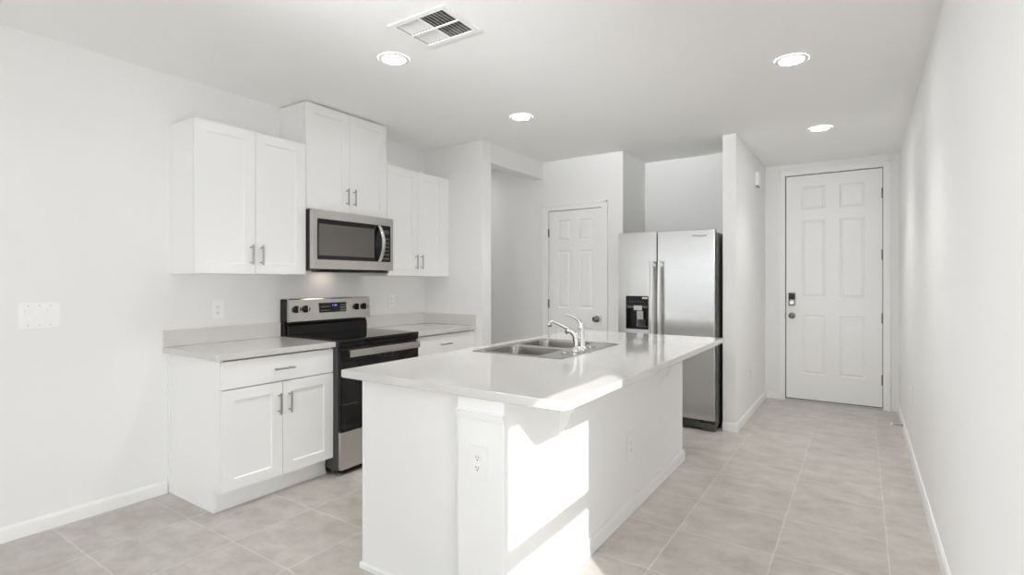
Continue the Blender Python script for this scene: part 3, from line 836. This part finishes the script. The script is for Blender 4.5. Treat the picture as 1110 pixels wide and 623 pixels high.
def hole_cover(label, x, y):
    PIVOT['hole_cover'] = (x, y, FZ)
    m = MB(); m.lathe((x, y, FZ), [(.024, 0), (.024, .003), (.019, .007), (.003, .009)], 'z', 24)
    tag(m.build('hole_cover', M_SINK, None), label, 'sink hole cover', 'hole covers on the sink deck')
hole_cover('flat round metal cover on the sink deck, in front of the sprayer', 2.226, 2.648)
hole_cover('flat round metal cover on the sink deck, beyond the faucet', 2.232, 2.985)

# ------------------------------------------------------------------ refrigerator
FRY = 4.800
FR = thing('refrigerator', 'stainless side-by-side refrigerator standing in the alcove by the passage', 'refrigerator', (2.11, 5.2, 0))
m = MB(); m.box(1.668, 2.560, FRY + .072, 5.58, .03, 1.762, .004)
for x in (1.72, 2.48):
    for y in (5.0, 5.5): m.lathe((x, y, 0), [(.02, 0), (.02, .031)], 'z', 14)
m.build('body', M_FSIDE, FR)
DZ0, DZ1 = .095, 1.787
dx0, dx1, dz0, dz1 = 1.743, 1.966, .872, 1.187
m = MB()
m.plate(rrect(1.665, 2.041, DZ0, DZ1, .006, 3), [rrect(dx0, dx1, dz0, dz1, .008, 3)], 'y', FRY + .066, FRY)
dl = m.build('freezer_door', M_FRIDGE, FR, smooth=False)
m = MB(); m.box(2.048, 2.560, FRY, FRY + .066, DZ0, DZ1, .007, 3)
drr = m.build('fresh_food_door', M_FRIDGE, FR)
# gaskets, hinges, grille
MB().box(1.674, 2.552, FRY + .0665, FRY + .0715, .10, 1.755).build('gasket', M_GAP, FR)
m = MB(); m.box(1.675, 2.44, FRY + .03, FRY + .075, .018, .078, .004)
for k in range(4): m.box(1.70, 2.42, FRY + .026, FRY + .0305, .028 + k * .013, .034 + k * .013)
m.build('grille', M_GREY, FR)
MB().box(2.4405, 2.558, FRY + .012, FRY + .075, .0, .068, .006).build('foot_cover', M_GREY, FR)
# long bowed handles
for door, hx in ((dl, 2.012), (drr, 2.082)):
    m = MB(); loops = []
    for k in range(25):
        t = k / 24; z = .62 + (1.512 - .62) * t
        y = FRY - .050 - .014 * math.sin(PI * t)
        if k in (0, 24): pass
        hw, ht = .0165, .009
        loops.append([(hx + a * hw, y + b * ht, z) for a, b in ((-1, .5), (-.85, -.3), (-.4, -.9), (.4, -.9), (.85, -.3), (1, .5), (.7, 1), (-.7, 1))])
    m.loft(loops, True, True)
    for z in (.655, 1.477): m.box(hx - .012, hx + .012, FRY - .048, FRY + .0, z - .018, z + .018, .003)
    m.build('handle', M_HANDLE, door)
# water and ice dispenser
m = MB()
m.plate(rrect(dx0 + .001, dx1 - .001, dz0 + .001, dz1 - .001, .008, 3), [rrect(dx0 + .012, dx1 - .012, dz0 + .012, 1.070, .006, 3)], 'y', FRY + .02, FRY - .003)
m.box(dx0 + .004, dx1 - .004, FRY + .058, FRY + .064, dz0 + .004, 1.10)
for x in (dx0 + .004, dx1 - .010): m.box(x, x + .006, FRY + .02, FRY + .06, dz0 + .004, 1.10)
m.box(dx0 + .01, dx1 - .01, FRY + .02, FRY + .06, dz0 + .004, dz0 + .012)
dp = m.build('dispenser', M_BLACK, dl, label='black recessed water and ice dispenser')
MB().box(dx0 + .012, dx1 - .012, FRY - .0045, FRY - .0032, 1.072, 1.094, .0005).build('light_bar', M_GREY, dp)
MB().box(dx0 + .080, dx0 + .160, FRY - .006, FRY - .0046, 1.052, 1.096, .0006).build('ice_chute', M_SILVER, dp)
m = MB(); m.prism([(FRY + .022, 1.045), (FRY + .034, 1.045), (FRY + .052, .93), (FRY + .034, .90), (FRY + .024, .905), (FRY + .036, .935)], 'x', dx0 + .098, dx0 + .160, .003)
m.build('paddle', M_SILVER, dp)
m = MB()
for k in range(6): m.box(dx0 + .115 + k * .013, dx0 + .121 + k * .013, FRY + .001, FRY + .021, .905, .965)
m.box(dx0 + .105, dx0 + .20, FRY + .004, FRY + .019, .893, .905)
m.build('drip_tray', M_GREY, dp)
for k in range(6): MB().box(dx0 + .035 + k * .026, dx0 + .045 + k * .026, FRY - .0037, FRY - .0031, 1.128, 1.138).build('touch_key', M_KEY, dp, smooth=False)
MB().box(dx1 - .062, dx1 - .008, FRY - .0042, FRY - .0031, 1.160, 1.176).build('sticker', M_TAG, dp, label='small pale yellow sticker')
# maker's mark on the right door
cu = bpy.data.curves.new('mark', 'FONT'); cu.body = 'Whirlpool'; cu.size = .030; cu.extrude = .0004; cu.shear = .25; cu.align_x = 'CENTER'
tmp = bpy.data.objects.new('mark', cu); COL.objects.link(tmp)
bpy.context.view_layer.update()
me = bpy.data.meshes.new_from_object(tmp.evaluated_get(bpy.context.evaluated_depsgraph_get()))
COL.objects.unlink(tmp); bpy.data.objects.remove(tmp)
me.transform(Matrix.Translation(Vector((2.425, FRY - .0008, 1.722)) - Vector(ORG[FR.name])) @ Matrix.Rotation(PI / 2, 4, 'X'))
me.materials.clear(); me.materials.append(M_GREY)
lo = bpy.data.objects.new('door_mark', me); COL.objects.link(lo); lo.parent = drr; ORG[lo.name] = ORG[FR.name]

# ------------------------------------------------------------------ ceiling: recessed lights and supply vent
for x, y, lb in ((1.347, 2.172, 'round recessed ceiling light nearest the white wall cabinets, beside the vent'),
                 (1.381, 3.501, 'round recessed ceiling light in front of the hall opening'),
                 (3.284, 3.478, 'round recessed ceiling light nearest the camera on the right'),
                 (3.334, 5.165, 'round recessed ceiling light in the entry passage before the door')):
    t = thing('recessed_light', lb, 'ceiling light', (x, y, ZC), 'recessed ceiling lights')
    m = MB(); n = 40
    prof = [(.066, -.0035), (.068, -.0055), (.082, -.0045), (.090, -.002), (.0905, -.0008)]
    m.loft([[(x + r * math.cos(2 * PI * k / n), y + r * math.sin(2 * PI * k / n), ZC + z) for k in range(n)] for r, z in prof], False, False)
    m.build('trim_ring', M_TRIM, t)
    m = MB(); m.lathe((x, y, ZC), [(.067, -.0008), (.067, -.0038), (.05, -.0048), (.003, -.0052)], 'z', 40)
    m.build('lens', M_CAN, t, label='glowing white lens')
    sl = bpy.data.lights.new('lamp', 'SPOT'); so = bpy.data.objects.new('lamp', sl); COL.objects.link(so)
    so.parent = t; so.location = (0, 0, -.02); sl.energy = SPOT_WATTS; sl.spot_size = math.radians(108); sl.spot_blend = 1.0; sl.shadow_soft_size = .06; sl.color = (1.0, 0.99, 0.97)

vx0, vx1, vy0, vy1 = VX0, VX1, VY0_, VY1_
V = thing('ceiling_vent', 'white louvred supply vent in the ceiling above the island end', 'vent', (1.80, 2.02, ZC))
xm, ym_ = (vx0 + vx1) / 2, (vy0 + vy1) / 2
m = MB()
m.plate(rrect(vx0, vx1, vy0, vy1, .004, 2), [rrect(vx0 + .032, xm - .006, vy0 + .03, ym_ - .006, .002, 1), rrect(xm + .006, vx1 - .032, vy0 + .03, ym_ - .006, .002, 1),
         rrect(vx0 + .032, xm - .006, ym_ + .006, vy1 - .03, .002, 1), rrect(xm + .006, vx1 - .032, ym_ + .006, vy1 - .03, .002, 1)], 'z', ZC - .0006, ZC - .0045)
m.build('frame', M_TRIM, V)
m = MB(); gx0, gx1, gy0, gy1 = vx0 + .024, vx1 - .024, vy0 + .022, vy1 - .022
m.box(gx0, gx1, gy0, gy1, ZC + .085, ZC + .09)
m.box(gx0, gx0 + .003, gy0, gy1, ZC, ZC + .085); m.box(gx1 - .003, gx1, gy0, gy1, ZC, ZC + .085)
m.box(gx0 + .003, gx1 - .003, gy0, gy0 + .003, ZC, ZC + .085); m.box(gx0 + .003, gx1 - .003, gy1 - .003, gy1, ZC, ZC + .085)
m.build('duct', M_DUCT, V, label='dark duct opening')
for side in (0, 1):
    m = MB()
    a, b = (vx0 + .032, xm - .006) if side == 0 else (xm + .006, vx1 - .032)
    k_n = 7
    for (c, d) in ((vy0 + .03, ym_ - .006), (ym_ + .006, vy1 - .03)):
        for k in range(k_n):
            xx = a + (b - a) * (k + .5) / k_n
            s = .0035 if side == 0 else -.0060
            z1 = ZC - .003; z0 = ZC + (.006 if side == 0 else .010)
            m.prism([(xx + s, z0), (xx + s + .0014, z0), (xx - s + .0014, z1), (xx - s, z1)], 'y', c, d)
    m.build('louvre', M_TRIM, V, smooth=False)

# ------------------------------------------------------------------ outlets, switches, small fittings
def wall_outlet(label, pos, face, gang='duplex', w_=.078, h_=.128, ts='power outlets'):
    """face: '+x','-x','-y' - the direction it looks"""
    x, y, z = pos
    t = thing('power_outlet', label, 'outlet', pos, ts)
    def B(m, a0, a1, c0, c1, d0, d1, bev=0):
        # a: sideways, c: vertical, d: outwards from the wall
        if face == '+x': m.box(x + d0, x + d1, y + a0, y + a1, z + c0, z + c1, bev)
        elif face == '-x': m.box(x - d1, x - d0, y + a0, y + a1, z + c0, z + c1, bev)
        else: m.box(x + a0, x + a1, y - d1, y - d0, z + c0, z + c1, bev)
    m = MB(); B(m, -w_ / 2, w_ / 2, -h_ / 2, h_ / 2, .0005, .006, .0025)
    m.build('cover_plate', M_PLAST, t)
    for q in (-1, 1):
        zc = q * .0195
        m = MB(); B(m, -.0165, .0165, zc - .0135, zc + .0135, .0055, .0085, .002)
        r = m.build('receptacle', M_PLAST, t)
        for sl in ((-.0075, -.0050, zc - .001, zc + .008), (.0045, .0070, zc - .0005, zc + .007), (-.0028, .0028, zc - .0095, zc - .0045)):
            m = MB(); B(m, *sl, .0084, .0089); m.build('slot', M_SLOT, r, smooth=False)
    m = MB(); B(m, -.003, .003, -.003, .003, .0055, .0075, .001); m.build('screw', M_PLAST, t)
    return t
wall_outlet('white outlet on the left wall above the near worktop', (0.0, 1.846, 1.133), '+x')
wall_outlet('white outlet on the left wall right of the range', (0.0, 3.418, 1.145), '+x')
wall_outlet('white outlet on the near end of the island', (2.405, PYF, .630), '-y', w_=.085, h_=.130)
wall_outlet('white outlet on the long side of the island under the overhang', (BXR, 2.872, .380), '+x', h_=.165, w_=.085)
wall_outlet('white outlet low on the right wall near the entry door', (XR, 4.974, .473), '-x', h_=.14, w_=.085)

t = thing('light_switch', 'white triple rocker switch plate on the left wall', 'switch', (0, .922, 1.144), 'light switches')
MB().box(.0005, .006, .836, 1.008, 1.076, 1.214, .003).build('cover_plate', M_PLAST, t)
for k in range(3):
    yc = .922 + (k - 1) * .046
    fr_ = MB().plate([(yc - .0185, 1.108), (yc + .0185, 1.108), (yc + .0185, 1.180), (yc - .0185, 1.180)], [[(yc - .0165, 1.1105), (yc + .0165, 1.1105), (yc + .0165, 1.1775), (yc - .0165, 1.1775)]], 'x', .0055, .0072).build('switch_frame', M_PLAST, t, smooth=False)
    m = MB(); up = 1 if k != 1 else -1
    m.prism([(.0055, 1.112), (.0085 if up > 0 else .0125, 1.112), (.0078, 1.144), (.0125 if up > 0 else .0085, 1.176), (.0055, 1.176)], 'y', yc - .0155, yc + .0155)
    m.build('rocker', M_PLAST, t, smooth=False)
for k in range(3):
    for z in (1.093, 1.196):
        m = MB(); m.lathe((.0058, .922 + (k - 1) * .046, z), [(.003, 0), (.003, .001), (.001, .0014)], 'x', 10); m.build('screw', M_SILVER, t)

wall_outlet('white outlet low on the wing wall in the entry passage', (WX1, 5.66, .40), '+x')
t = thing('light_switch', 'white single switch plate on the wing wall by the entry door', 'switch', (WX1, 6.10, 1.17), 'light switches')
MB().box(WX1 + .0005, WX1 + .006, 6.06, 6.14, 1.105, 1.235, .003).build('cover_plate', M_PLAST, t)
m = MB(); m.prism([(WX1 + .0055, 1.138), (WX1 + .0085, 1.138), (WX1 + .0078, 1.170), (WX1 + .0125, 1.202), (WX1 + .0055, 1.202)], 'y', 6.0845, 6.1155)
m.build('rocker', M_PLAST, t, smooth=False)
t = thing('door_chime', 'small white box high on the wing wall near the entry door', 'door chime', (WX1, 5.97, 2.38))
MB().box(WX1 + .0005, WX1 + .035, 5.905, 6.035, 2.318, 2.458, .006).build('housing', M_PLAST, t)
MB().box(WX1 + .004, WX1 + .031, 5.913, 6.027, 2.309, 2.3175, .002).build('speaker_grille', M_GREY2, t)

t = thing('door_stop', 'thin metal door stop on the right baseboard by the entry door', 'door stop', (XR - .014, 5.73, .062))
m = MB(); m.lathe((XR - .0152, 5.73, .062), [(.012, 0), (.012, -.004), (.006, -.008), (.0055, -.070), (.0065, -.0705)], 'x', 16); m.build('rod', M_NICK, t)
m = MB(); m.lathe((XR - .0862, 5.73, .062), [(.0095, 0), (.0095, -.014), (.003, -.018)], 'x', 16); m.build('rubber_tip', M_PLAST, t)
